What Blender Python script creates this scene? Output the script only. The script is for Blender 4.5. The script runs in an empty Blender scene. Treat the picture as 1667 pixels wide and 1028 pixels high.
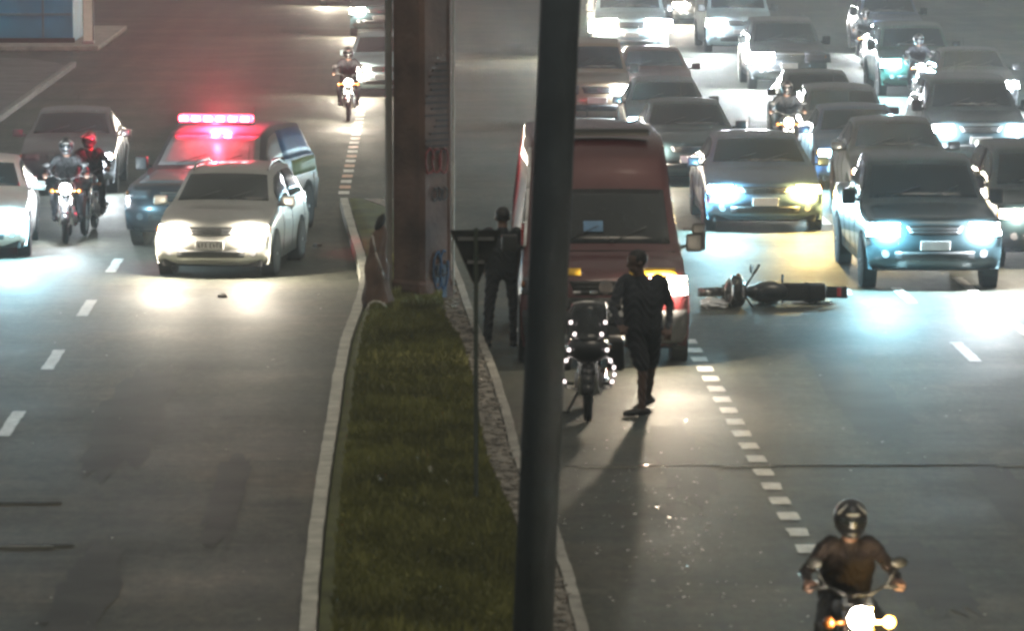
import bpy, bmesh, math, random
import numpy as np
from mathutils import Vector, Matrix
random.seed(7)
rng = np.random.default_rng(7)
R = math.radians
SC = bpy.context.scene
COL = SC.collection
PI = math.pi
HAZE = 0.0014      # density of the air
PS = 0.05        # scale of the headlight beams' power
GS = 1.0         # scale of the lamps' scattered light

# ------------------------------------------------------------------ camera
CAM_H = 6.5
PITCH, YAW = R(6.14), R(1.425)
cam_d = bpy.data.cameras.new('camera')
cam_d.sensor_width = 36.0
cam_d.lens = 158.8
cam_d.clip_start = 0.5
cam_d.clip_end = 3000
cam_d.dof.use_dof = True
cam_d.dof.focus_distance = 300
cam_d.dof.aperture_fstop = 5.2
cam = bpy.data.objects.new('camera', cam_d)
COL.objects.link(cam)
cam.location = (0, 0, CAM_H)
cam.rotation_euler = (PI / 2 - PITCH, 0, -YAW)
SC.camera = cam
FPX = 158.8 / 36 * 1667
CROT = cam.rotation_euler.to_matrix()

def ground(px, py, z=0.0):
    """point of the road surface seen at a place of the photograph"""
    d = CROT @ Vector((px - 833.5, 514 - py, -FPX))
    t = (z - CAM_H) / d.z
    return Vector((d.x * t, d.y * t, z))

# ------------------------------------------------------------------ world
world = bpy.data.worlds.new('World')
SC.world = world
world.use_nodes = True
bg = world.node_tree.nodes['Background']
wt = world.node_tree
w_tc = wt.nodes.new('ShaderNodeTexCoord'); w_sp = wt.nodes.new('ShaderNodeSeparateXYZ'); w_rp = wt.nodes.new('ShaderNodeValToRGB')
wt.links.new(w_tc.outputs['Generated'], w_sp.inputs[0]); wt.links.new(w_sp.outputs['Z'], w_rp.inputs['Fac'])
w_rp.color_ramp.elements[0].position = 0.0; w_rp.color_ramp.elements[0].color = (.22, .21, .22, 1)
w_rp.color_ramp.elements[1].position = 1.0; w_rp.color_ramp.elements[1].color = (1.0, .96, .82, 1)
e_ = w_rp.color_ramp.elements.new(.35); e_.color = (.64, .62, .55, 1)
wt.links.new(w_rp.outputs[0], bg.inputs['Color'])
bg.inputs['Strength'].default_value = 0.15
sun_d = bpy.data.lights.new('sun', 'SUN')
sun_d.energy = 0.25
sun_d.angle = R(25)
sun_d.color = (1.0, 0.86, 0.68)
sun = bpy.data.objects.new('sun', sun_d)
COL.objects.link(sun)
sun.rotation_euler = (R(28), R(12), 0)

SC.view_settings.view_transform = 'Standard'
SC.view_settings.look = 'None'
SC.view_settings.gamma = 1
SC.view_settings.exposure = 1.2
SC.cycles.filter_width = 2.3
SC.cycles.sample_clamp_indirect = 4.0
SC.cycles.max_bounces = 5
SC.cycles.volume_bounces = 0
SC.cycles.use_light_tree = True
SC.cycles.use_denoising = True

# ------------------------------------------------------------------ materials
MATS = {}
def mat(name, col, rough=0.5, metal=0.0, var=0.15, scale=6.0, bump=0.0, bscale=60.0, coat=0.0, emit=None, estr=0.0, sampled=True):
    if name in MATS: return MATS[name]
    m = bpy.data.materials.new(name); m.use_nodes = True
    nt = m.node_tree; b = nt.nodes['Principled BSDF']
    tc = nt.nodes.new('ShaderNodeTexCoord')
    b.inputs['Roughness'].default_value = rough
    b.inputs['Metallic'].default_value = metal
    b.inputs['Coat Weight'].default_value = coat
    b.inputs['Coat Roughness'].default_value = 0.08
    n = nt.nodes.new('ShaderNodeTexNoise'); n.inputs['Scale'].default_value = scale; n.inputs['Detail'].default_value = 5
    nt.links.new(tc.outputs['Object'], n.inputs['Vector'])
    r = nt.nodes.new('ShaderNodeMapRange')
    r.inputs['From Min'].default_value = 0.3; r.inputs['From Max'].default_value = 0.7
    r.inputs['To Min'].default_value = 1 - var; r.inputs['To Max'].default_value = 1 + var
    nt.links.new(n.outputs['Fac'], r.inputs['Value'])
    mx = nt.nodes.new('ShaderNodeVectorMath'); mx.operation = 'SCALE'
    mx.inputs[0].default_value = col[:3]
    nt.links.new(r.outputs['Result'], mx.inputs['Scale'])
    nt.links.new(mx.outputs[0], b.inputs['Base Color'])
    if bump:
        n2 = nt.nodes.new('ShaderNodeTexNoise'); n2.inputs['Scale'].default_value = bscale; n2.inputs['Detail'].default_value = 4
        nt.links.new(tc.outputs['Object'], n2.inputs['Vector'])
        bp = nt.nodes.new('ShaderNodeBump'); bp.inputs['Strength'].default_value = bump; bp.inputs['Distance'].default_value = 0.02
        nt.links.new(n2.outputs['Fac'], bp.inputs['Height']); nt.links.new(bp.outputs[0], b.inputs['Normal'])
    if emit:
        b.inputs['Emission Color'].default_value = (*emit, 1)
        b.inputs['Emission Strength'].default_value = estr
        if not sampled: m.cycles.emission_sampling = 'NONE'
    MATS[name] = m
    return m

def paint(name, col, rough=0.3, metal=0.3):
    return mat(name, col, rough, metal, var=0.10, scale=2.5, coat=0.6)

RUBBER = mat('rubber', (0.018, 0.018, 0.018), 0.8, bump=0.2)
BLACK = mat('black_plastic', (0.02, 0.021, 0.022), 0.55)
UNDER = mat('underbody_black', (0.01, 0.01, 0.01), 0.9)
CHROME = mat('chrome', (0.8, 0.8, 0.8), 0.12, 1.0, var=0.05)
STEEL = mat('brushed_steel', (0.45, 0.45, 0.45), 0.35, 1.0)
GLASS = mat('dark_glass', (0.012, 0.015, 0.017), 0.14, 0.0, var=0.3, scale=3)
PLATE = mat('plate_white', (0.6, 0.6, 0.6), 0.4)
LENSOFF = mat('lamp_lens_off', (0.10, 0.10, 0.11), 0.25, 0.0)
ORANGE = mat('amber_lens', (0.22, 0.07, 0.01), 0.3)
REDLENS = mat('red_lens', (0.45, 0.02, 0.02), 0.25)

def emitter(col, st):
    key = 'lit_lamp_%.2f_%.2f_%.2f_%g' % (*col, st)
    return mat(key, (0.8, 0.8, 0.8), 0.3, var=0.0, emit=col, estr=st * .7, sampled=False)

# asphalt: aggregate grain, worn wheel tracks, patches, damp variation of gloss
def asphalt():
    m = bpy.data.materials.new('asphalt'); m.use_nodes = True
    nt = m.node_tree; b = nt.nodes['Principled BSDF']; L = nt.links
    tc = nt.nodes.new('ShaderNodeTexCoord')
    def noise(scale, detail=4, sc=(1, 1, 1), rough=0.55):
        mp = nt.nodes.new('ShaderNodeMapping'); mp.inputs['Scale'].default_value = sc
        L.new(tc.outputs['Object'], mp.inputs['Vector'])
        n = nt.nodes.new('ShaderNodeTexNoise'); n.inputs['Scale'].default_value = scale
        n.inputs['Detail'].default_value = detail; n.inputs['Roughness'].default_value = rough
        L.new(mp.outputs[0], n.inputs['Vector']); return n
    def ramp(n, pts):
        r = nt.nodes.new('ShaderNodeValToRGB')
        r.color_ramp.elements[0].position = pts[0][0]; r.color_ramp.elements[0].color = (*pts[0][1], 1)
        r.color_ramp.elements[1].position = pts[-1][0]; r.color_ramp.elements[1].color = (*pts[-1][1], 1)
        for p, c in pts[1:-1]:
            e = r.color_ramp.elements.new(p); e.color = (*c, 1)
        L.new(n.outputs['Fac'], r.inputs['Fac']); return r
    def mul(a, c):
        x = nt.nodes.new('ShaderNodeMix'); x.data_type = 'RGBA'; x.blend_type = 'MULTIPLY'; x.inputs['Factor'].default_value = 1
        L.new(a, x.inputs['A']); L.new(c, x.inputs['B']); return x.outputs['Result']
    base = ramp(noise(0.35, 6), [(0.32, (0.042, 0.050, 0.047)), (0.52, (0.060, 0.064, 0.056)), (0.70, (0.092, 0.085, 0.070))])
    tracks = ramp(noise(1.0, 3, (1.1, 0.012, 1)), [(0.35, (0.76, 0.78, 0.79)), (0.65, (1.20, 1.17, 1.10))])
    cross = ramp(noise(1.0, 6, (0.22, 3.2, 1), .7), [(0.35, (0.80, 0.80, 0.80)), (0.65, (1.18, 1.18, 1.16))])
    mott = ramp(noise(2.6, 6, (1, .45, 1), .75), [(0.35, (0.74, 0.75, 0.76)), (0.65, (1.24, 1.22, 1.18))])
    grain = ramp(noise(9, 6, (1, .35, 1), 0.9), [(0.32, (0.52, 0.52, 0.52)), (0.68, (1.5, 1.5, 1.48))])
    c = mul(mul(mul(mul(base.outputs[0], tracks.outputs[0]), cross.outputs[0]), grain.outputs[0]), mott.outputs[0])
    L.new(c, b.inputs['Base Color'])
    rr = nt.nodes.new('ShaderNodeMapRange'); n = noise(0.5, 5)
    rr.inputs['From Min'].default_value = .3; rr.inputs['From Max'].default_value = .7
    rr.inputs['To Min'].default_value = 0.66; rr.inputs['To Max'].default_value = 0.76; b.inputs['Specular IOR Level'].default_value = 0.22
    L.new(n.outputs['Fac'], rr.inputs['Value']); L.new(rr.outputs[0], b.inputs['Roughness'])
    bp = nt.nodes.new('ShaderNodeBump'); bp.inputs['Strength'].default_value = 0.35; bp.inputs['Distance'].default_value = 0.01
    L.new(noise(30, 4).outputs['Fac'], bp.inputs['Height']); L.new(bp.outputs[0], b.inputs['Normal'])
    return m
ASPHALT = asphalt()
CONCRETE = mat('concrete_pale', (0.30, 0.29, 0.26), 0.85, var=0.35, scale=3, bump=0.5, bscale=25)
LINEPAINT = mat('road_paint', (0.50, 0.50, 0.47), 0.6, var=0.35, scale=9, bump=0.3)
KERBPAINT = mat('kerb_paint', (0.36, 0.36, 0.31), 0.7, var=0.3, scale=4, bump=0.3)
KERBORANGE = mat('road_paint_orange', (0.45, 0.24, 0.14), 0.6, var=0.3, scale=9)
SOIL = mat('soil_turf', (0.075, 0.085, 0.030), 0.95, var=0.4, scale=2.0, bump=0.6, bscale=14)
COBBLE = mat('cobble_margin', (0.20, 0.185, 0.16), 0.85, var=0.6, scale=9, bump=0.9, bscale=16)

# ------------------------------------------------------------------ mesh helpers
def link(name, bm, m, parent=None, smooth=False):
    me = bpy.data.meshes.new(name)
    bmesh.ops.recalc_face_normals(bm, faces=bm.faces)
    bm.to_mesh(me); bm.free()
    for mm in (m if isinstance(m, (list, tuple)) else [m]): me.materials.append(mm)
    if smooth:
        for p in me.polygons: p.use_smooth = True
    o = bpy.data.objects.new(name, me); COL.objects.link(o)
    if parent is not None: o.parent = parent
    return o
def tag(o, label=None, cat=None, group=None, kind=None):
    if label: o['label'] = label
    if cat: o['category'] = cat
    if group: o['group'] = group
    if kind: o['kind'] = kind
    return o
def thing(name, label, cat, loc=(0, 0, 0), rz=0.0, group=None):
    o = bpy.data.objects.new(name, None); COL.objects.link(o)
    o.empty_display_size = 0.3
    o.location = loc; o.rotation_euler = (0, 0, rz)
    return tag(o, label, cat, group)
def box(bm, c, s, rot=None, bev=0.0, mi=0):
    g = bmesh.ops.create_cube(bm, size=1.0)
    M = Matrix.Diagonal((*s, 1))
    if rot is not None: M = rot.to_4x4() @ M
    bmesh.ops.transform(bm, matrix=Matrix.Translation(c) @ M, verts=g['verts'])
    fs = set(f for v in g['verts'] for f in v.link_faces)
    for f in fs: f.material_index = mi
    if bev:
        es = list(set(e for v in g['verts'] for e in v.link_edges))
        bmesh.ops.bevel(bm, geom=es, offset=bev, segments=2, affect='EDGES', profile=0.6)
def ball(bm, c, r, sub=2, rot=None, mi=0):
    g = bmesh.ops.create_icosphere(bm, subdivisions=sub, radius=1.0)
    if not hasattr(r, '__len__'): r = (r, r, r)
    M = Matrix.Diagonal((*r, 1))
    if rot is not None: M = rot.to_4x4() @ M
    bmesh.ops.transform(bm, matrix=Matrix.Translation(c) @ M, verts=g['verts'])
    for f in set(f for v in g['verts'] for f in v.link_faces): f.material_index = mi
def cone(bm, a, b, ra, rb, n=12, mi=0):
    a, b = Vector(a), Vector(b); d = b - a
    g = bmesh.ops.create_cone(bm, cap_ends=True, segments=n, radius1=ra, radius2=rb, depth=max(d.length, 1e-4))
    q = Vector((0, 0, 1)).rotation_difference(d.normalized()) if d.length > 1e-6 else Matrix.Identity(3).to_quaternion()
    bmesh.ops.transform(bm, matrix=Matrix.Translation((a + b) / 2) @ q.to_matrix().to_4x4(), verts=g['verts'])
    for f in set(f for v in g['verts'] for f in v.link_faces): f.material_index = mi
def tube(bm, pts, r, n=8, mi=0):
    pts = [Vector(p) for p in pts]
    for i in range(len(pts) - 1):
        cone(bm, pts[i], pts[i + 1], r, r, n, mi)
        if i: ball(bm, pts[i], r, 1, mi=mi)
def lathe_x(bm, prof, cx, cy, cz, n=28, mi=0):
    """revolve (x, r) profile round a line parallel to X"""
    rings = []
    for x, r in prof:
        rings.append([bm.verts.new((cx + x, cy + r * math.cos(2 * PI * k / n), cz + r * math.sin(2 * PI * k / n))) for k in range(n)])
    for a, b in zip(rings, rings[1:]):
        for k in range(n):
            f = bm.faces.new((a[k], a[(k + 1) % n], b[(k + 1) % n], b[k])); f.material_index = mi
    for rg in (rings[0], rings[-1]):
        try: bm.faces.new(rg).material_index = mi
        except ValueError: pass
def aim_spot(name, parent, loc, tgt, power, col, cone_deg=48, blend=1.0, radius=0.05):
    d = bpy.data.lights.new(name, 'SPOT'); d.energy = power * PS; d.color = col
    d.spot_size = R(cone_deg); d.spot_blend = blend; d.shadow_soft_size = radius
    o = bpy.data.objects.new(name, d); COL.objects.link(o); o.parent = parent
    o.location = loc
    o.rotation_euler = (Vector(tgt) - Vector(loc)).to_track_quat('-Z', 'Y').to_euler()
    return o
def glow(parent, loc, power, col, radius=.04):
    d = bpy.data.lights.new('lamp_glow', 'POINT'); d.energy = power * GS; d.color = col; d.shadow_soft_size = radius
    o = bpy.data.objects.new('lamp_glow', d); COL.objects.link(o); o.parent = parent; o.location = loc
    return o

# ------------------------------------------------------------------ vehicles
# profile: y, z, half-width fraction, plan sweep, crown
PROFILES = {
 'sedan': dict(L=4.4, belt=.95, P=[(.14,.20,.80,.22,0),(.03,.30,.95,.26,0),(0,.50,.98,.28,0),(.10,.70,.97,.30,.01),(.24,.79,.94,.28,.03),(.75,.92,.93,.20,.04),(1.22,1.0,.90,.14,.03),(1.95,1.385,.72,.10,.035),(2.6,1.45,.70,.03,.04),(3.25,1.40,.69,-.05,.04),(3.85,1.06,.84,-.10,.03),(4.25,.98,.88,-.18,.03),(4.4,.62,.95,-.2,0),(4.33,.24,.88,-.2,0)]),
 'hatch': dict(L=3.95, belt=.96, P=[(.12,.20,.82,.20,0),(.02,.30,.96,.24,0),(0,.50,.98,.26,0),(.08,.72,.97,.28,.01),(.22,.83,.94,.26,.03),(.6,.95,.93,.20,.04),(.98,1.02,.90,.14,.03),(1.62,1.43,.74,.10,.03),(2.3,1.51,.72,.03,.035),(3.35,1.46,.71,-.04,.035),(3.78,1.04,.86,-.10,.02),(3.88,.92,.90,-.12,.0),(3.95,.6,.95,-.12,0),(3.88,.26,.88,-.12,0)]),
 'suv': dict(L=4.7, belt=1.12, P=[(.14,.28,.82,.16,0),(.03,.40,.96,.20,0),(0,.62,.99,.22,0),(.06,.86,.98,.22,.01),(.16,.98,.95,.22,.03),(.75,1.08,.94,.16,.05),(1.3,1.14,.92,.12,.03),(1.95,1.64,.78,.09,.03),(2.7,1.74,.76,.03,.03),(4.2,1.68,.75,-.03,.03),(4.6,1.16,.88,-.08,.02),(4.66,1.0,.92,-.08,0),(4.72,.66,.96,-.10,0),(4.64,.34,.9,-.10,0)]),
 'pickup': dict(L=5.3, belt=1.12, P=[(.14,.30,.82,.14,0),(.03,.42,.96,.18,0),(0,.64,.99,.20,0),(.06,.88,.98,.20,.01),(.16,1.0,.95,.20,.03),(.75,1.08,.94,.16,.05),(1.35,1.14,.92,.12,.03),(2.0,1.64,.78,.09,.03),(2.6,1.73,.76,.03,.03),(3.35,1.68,.75,-.02,.03),(3.6,1.16,.92,-.02,.0),(5.2,1.12,.94,-.03,0),(5.3,.7,.95,-.03,0),(5.24,.4,.9,-.03,0)]),
 'van': dict(L=5.9, belt=1.35, P=[(.14,.24,.84,.20,0),(.02,.36,.97,.24,0),(0,.70,.99,.26,0),(.10,1.02,.98,.28,.01),(.24,1.17,.95,.26,.03),(.5,1.27,.93,.22,.04),(.80,1.36,.91,.18,.03),(1.62,2.10,.84,.12,.03),(2.25,2.62,.80,.06,.05),(5.5,2.66,.80,-.03,.05),(5.84,2.45,.84,-.04,.02),(5.87,1.6,.95,-.04,0),(5.9,.7,.98,-.04,0),(5.84,.34,.92,-.04,0)]),
}
def catmull(P, t):
    n = len(P) - 1
    t = min(max(t, 0), n - 1e-6); i = int(t); f = t - i
    p0, p1, p2, p3 = (P[max(i - 1, 0)], P[i], P[i + 1], P[min(i + 2, n)])
    out = []
    for a, b, c, d in zip(p0, p1, p2, p3):
        cr = .5 * ((2 * b) + (-a + c) * f + (2 * a - 5 * b + 4 * c - d) * f * f + (-a + 3 * b - 3 * c + d) * f ** 3)
        li = b + (c - b) * f
        out.append(.55 * cr + .45 * li)
    return out
class Shell:
    def __init__(s, kind, W, H=None, L=None):
        pr = PROFILES[kind]
        H0 = max(p[1] for p in pr['P']); H = H or H0; L = L or pr['L']
        ky = L / pr['L']; kz = H / H0
        s.P = [(p[0] * ky, p[1] * kz, p[2], p[3], p[4]) for p in pr['P']]
        s.L, s.H, s.W, s.h = L, H, W, W / 2
        s.belt = pr['belt'] * kz; s.sill = s.P[0][1]
        s.C = Vector((0, L / 2, .55))
    def top(s, t, u):
        y, z, w, k, c = catmull(s.P, t)
        a = abs(u)
        return Vector((u * w * s.h, y + k * a ** 3, z - c * a ** 2.5))
    def side(s, t, v, sg):
        E = s.top(t, sg)
        g = E.z > s.belt + .02
        z1 = min(s.belt, E.z - .004); z2 = min(.62 * s.belt / .95, z1 - .004); z3 = min(s.sill, z2 - .004)
        ax = abs(E.x)
        x1 = max(ax, .955 * s.h) if g else max(ax, min(.955 * s.h, ax + .03))
        x2 = max(ax * (1 if not g else 0), s.h if t > 3 and t < 12 else min(s.h, ax + .02)); x3 = x2 * .965
        pts = [E, Vector((sg * x1, E.y, z1)), Vector((sg * x2, E.y, z2)), Vector((sg * x3, E.y, z3))]
        q = min(max(v * 3, 0), 2.9999); i = int(q); f = q - i
        return pts[i].lerp(pts[i + 1], f)
    def patch(s, fn, a0, a1, b0, b1, na, nb, off=.006, back=-.01, taper=None):
        bm = bmesh.new(); V = []
        def pt(a, b, o):
            e = 1e-3
            p = fn(a, b); da = fn(a + e, b) - fn(a - e, b); db = fn(a, b + e) - fn(a, b - e)
            n = da.cross(db)
            n = n.normalized() if n.length > 1e-12 else Vector((0, -1, 0))
            if n.dot(p - s.C) < 0: n = -n
            return p + n * o
        for i in range(na + 1):
            row = []
            fa = i / na; a = a0 + (a1 - a0) * fa
            for j in range(nb + 1):
                fb = j / nb
                B0, B1 = (b0, b1) if taper is None else taper(fa, b0, b1)
                row.append((a, B0 + (B1 - B0) * fb))
            V.append(row)
        top = [[bm.verts.new(pt(a, b, off)) for a, b in row] for row in V]
        for i in range(na):
            for j in range(nb):
                bm.faces.new((top[i][j], top[i + 1][j], top[i + 1][j + 1], top[i][j + 1]))
        ring = [(0, j) for j in range(nb)] + [(i, nb) for i in range(na)] + [(na, j) for j in range(nb, 0, -1)] + [(i, 0) for i in range(na, 0, -1)]
        low = [bm.verts.new(pt(*V[i][j], back)) for i, j in ring]
        m = len(ring)
        for k in range(m):
            a, b = ring[k], ring[(k + 1) % m]
            try: bm.faces.new((top[a[0]][a[1]], top[b[0]][b[1]], low[(k + 1) % m], low[k]))
            except ValueError: pass
        return bm
    def body(s):
        bm = bmesh.new(); n = len(s.P) - 1; st = n * 4; nu = 16
        rows = []
        for i in range(st + 1):
            t = i / 4
            r = [s.side(t, v, -1) for v in (1, .84, .667, .5, .333, .17)]
            r += [s.top(t, -1 + 2 * j / nu) for j in range(nu + 1)]
            r += [s.side(t, v, 1) for v in (.17, .333, .5, .667, .84, 1)]
            rows.append([bm.verts.new(p) for p in r])
        for a, b in zip(rows, rows[1:]):
            for j in range(len(a) - 1):
                bm.faces.new((a[j], a[j + 1], b[j + 1], b[j]))
            bm.faces.new((a[-1], a[0], b[0], b[-1]))
        bm.faces.new(rows[0]); bm.faces.new(rows[-1])
        return bm

def wheel(parent, x, y, r, w, spokes=5, rimmat=None):
    bm = bmesh.new()
    lathe_x(bm, [(-w / 2, r * .62), (-w / 2, r * .88), (-w * .38, r * .98), (-w * .2, r), (w * .2, r), (w * .38, r * .98), (w / 2, r * .88), (w / 2, r * .62)], x, y, r)
    t = link('wheel', bm, RUBBER, parent, True)
    sg = 1 if x > 0 else -1
    bm = bmesh.new()
    lathe_x(bm, [(-w * .4, r * .60), (w * .4, r * .64), (w * .42, r * .60), (w * .2, r * .56)] if sg > 0 else [(w * .4, r * .60), (-w * .4, r * .64), (-w * .42, r * .60), (-w * .2, r * .56)], x, y, r)
    for k in range(spokes):
        a = 2 * PI * k / spokes
        c = Vector((x + sg * w * .36, y + math.cos(a) * r * .32, r + math.sin(a) * r * .32))
        box(bm, c, (.03, r * .6, r * .16), Matrix.Rotation(a, 3, 'X'))
    ball(bm, (x + sg * w * .38, y, r), r * .13, 1)
    link('rim', bm, rimmat or STEEL, t)
    return t

def car(name, label, cat, px, py, kind, W, paintm, H=None, L=None, yaw=0, group=None, lamps=((1, 1, 1), (1, 1, 1)), lampz=None,
        power=1.0, estr=60, grille=True, rails=False, chars=False, pos=None, glassm=None, fogs=False, trim=None, lampsize=1.0, beam=1.0):
    p = pos or ground(px, py)
    if p.y > 95: lampsize *= 1.35; estr *= 2.2; power *= 1.3
    root = thing(name, label, cat, (p.x, p.y, 0), yaw, group)
    s = Shell(kind, W, H, L); h = s.h
    G = glassm or GLASS
    link('body', s.body(), paintm, root, True)
    ws = link('windscreen', s.patch(s.top, 6.12, 6.92, -.9, .9, 6, 14, .006), G, root, True)
    bm = bmesh.new()
    for sx in (-.55, .1):
        a = s.top(6.1, sx) + Vector((0, -.01, .03)); b = s.top(6.35, sx + .5) + Vector((0, -.02, .035)); tube(bm, [a, b], .006, 5)
    link('wiper', bm, BLACK, ws)
    for sg in (-1, 1):
        f = lambda t, v, sg=sg: s.side(t, v, sg)
        link('side_window', s.patch(f, 6.45, 7.95, .05, .30, 8, 3, .005), G, root, True)
        if kind not in ('van',):
            link('side_window', s.patch(f, 8.05, 9.55 if kind != 'pickup' else 9.0, .05, .30, 6, 3, .005), G, root, True)
        else:
            pass
        m = bmesh.new()
        my = s.P[6][0] + .28; mz = s.belt + .07
        big = kind in ('van', 'pickup', 'suv')
        box(m, (sg * (h + .11), my, mz), (.20, .10, .15 if not big else .22), bev=.03)
        cone(m, (sg * (h * .93), my + .03, mz - .06), (sg * (h + .06), my, mz - .03), .025, .02, 8)
        mo = link('side_mirror', m, paintm if not big else BLACK, root, True)
        m = bmesh.new(); box(m, (sg * (h + .11), my + .053, mz), (.16, .006, .11))
        link('mirror_glass', m, CHROME, mo)
        m = bmesh.new(); box(m, (sg * (h + .003), s.P[8][0] - .15, s.belt - .10), (.03, .16, .03), bev=.008)
        link('door_handle', m, CHROME, root)
        for t in (6.7, 8.0, 9.3):
            d = bmesh.new(); q = s.side(t, .5, sg); q1 = s.side(t, .36, sg); q2 = s.side(t, .93, sg)
            tube(d, [q1 + Vector((sg * .001, 0, 0)), s.side(t, .66, sg) + Vector((sg * .001, 0, 0)), q2 + Vector((sg * .001, 0, 0))], .005, 4)
            link('door_seam', d, UNDER, root)
    link('rear_window', s.patch(s.top, 9.15, 9.85, -.85, .85, 4, 10, .006), G, root, True)
    # nose
    if grille:
        gm = link('grille', s.patch(s.top, 2.55, 3.12, -.44, .44, 4, 10, .008, taper=lambda f, a, b: (a * (.82 + .18 * f), b * (.82 + .18 * f))), BLACK, root, True)
        bm = bmesh.new()
        for k in range(3):
            t = 2.64 + .18 * k
            q = [s.top(t, u) + Vector((0, -.02, 0)) for u in (-.38, -.2, 0, .2, .38)]; tube(bm, q, .012, 5)
        link('slat', bm, trim or CHROME, gm)
    link('air_intake', s.patch(s.top, 1.05, 1.6, -.6, .6, 3, 10, .008), BLACK, root, True)
    q = s.top(1.98, 0)
    bm = bmesh.new(); box(bm, (0, q.y - .02, q.z), (.42, .02, .13), bev=.006)
    pl = link('licence_plate', bm, PLATE, root)
    if chars:
        bm = bmesh.new()
        for k in range(7):
            xx = -.155 + k * .05 + (.02 if k > 2 else 0) - .005
            box(bm, (xx, q.y - .033, q.z - .005), (.012, .003, .062)); box(bm, (xx + .012, q.y - .033, q.z + (.022 if k % 2 else -.02)), (.016, .003, .012))
            box(bm, (xx + .012, q.y - .033, q.z - .034 + (k % 3) * .03), (.016, .003, .010))
        link('plate_characters', bm, BLACK, pl)
    for i, sg in enumerate((-1, 1)):
        lc = lamps[i]
        zoff = 0
        t0, t1 = (2.62, 3.22)
        u0, u1 = (.60, .93)
        hs = link('headlight', s.patch(s.top, t0 - .08, t1 + .08, sg * (u0 - .03), sg * (u1 + .03), 3, 4, .006), CHROME if lc else LENSOFF, root, True)
        m_ = emitter(lc, estr) if lc else LENSOFF
        cx = sg * (u0 + u1) / 2; lampsize_ = lampsize * 1.12; dw = (u1 - u0) / 2 * lampsize_; ct = (t0 + t1) / 2; dt = (t1 - t0) / 2 * lampsize_  # lens drawn oversize, the extra size standing in for lamp bloom
        link('lens', s.patch(s.top, ct - dt, ct + dt, cx - dw * sg, cx + dw * sg, 3, 4, .014), m_, hs, True)
        if lc and power:
            c = s.top(ct, cx)
            aim_spot('headlight_beam', hs, c + Vector((0, -.07, 0)), c + Vector((0, -10, -.34)), 2600 * power * beam, lc)
            glow(hs, c + Vector((0, -.16, 0)), 100 * power, lc)
        bm = bmesh.new(); c = s.top(2.9, sg * .985); ball(bm, c, (.03, .07, .05), 1); link('indicator', bm, ORANGE, hs, True)
        c = s.top(1.45, sg * .74); bm = bmesh.new(); cone(bm, c + Vector((0, .03, 0)), c + Vector((0, -.015, 0)), .06, .055, 12)
        link('fog_light', bm, emitter(lc, 12) if (fogs and lc) else LENSOFF, root)
        c = s.top(11.4, sg * .8); bm = bmesh.new(); box(bm, c, (.22, .10, .16), bev=.02); link('tail_light', bm, REDLENS, root)
    # running gear
    r = .31 if kind in ('sedan', 'hatch') else .37
    ya, yb = .82 + (.1 if kind in ('pickup', 'suv', 'van') else 0), s.L - .85
    bm = bmesh.new(); box(bm, (0, s.L / 2, s.sill + .02), (W * .86, s.L * .9, .10))
    for y in (ya, yb): box(bm, (0, y, r), (W * .8, .09, .09))
    link('underbody', bm, UNDER, root)
    for x in (-1, 1):
        for y in (ya, yb):
            bm = bmesh.new(); lathe_x(bm, [(-.10, r + .055), (.10, r + .055), (.10, r - .02)][::1], x * (h - .094), y, r + .01, 24)
            link('wheel_arch', bm, UNDER, root)
    for x in (-1, 1):
        for y in (ya, yb): wheel(root, x * (h - .095), y, r, .21)
    if rails:
        for sg in (-1, 1):
            bm = bmesh.new(); tube(bm, [s.top(t, sg * .9) + Vector((0, 0, .05 if 7.3 < t < 9.4 else 0)) for t in (7.2, 7.5, 8, 8.6, 9.2, 9.6)], .018, 6)
            link('roof_rail', bm, STEEL, root)
    bm = bmesh.new(); q = s.top(9.0, 0); tube(bm, [q, q + Vector((0, .12, .22))], .006, 5); link('antenna', bm, BLACK, root)
    return root, s

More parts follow.
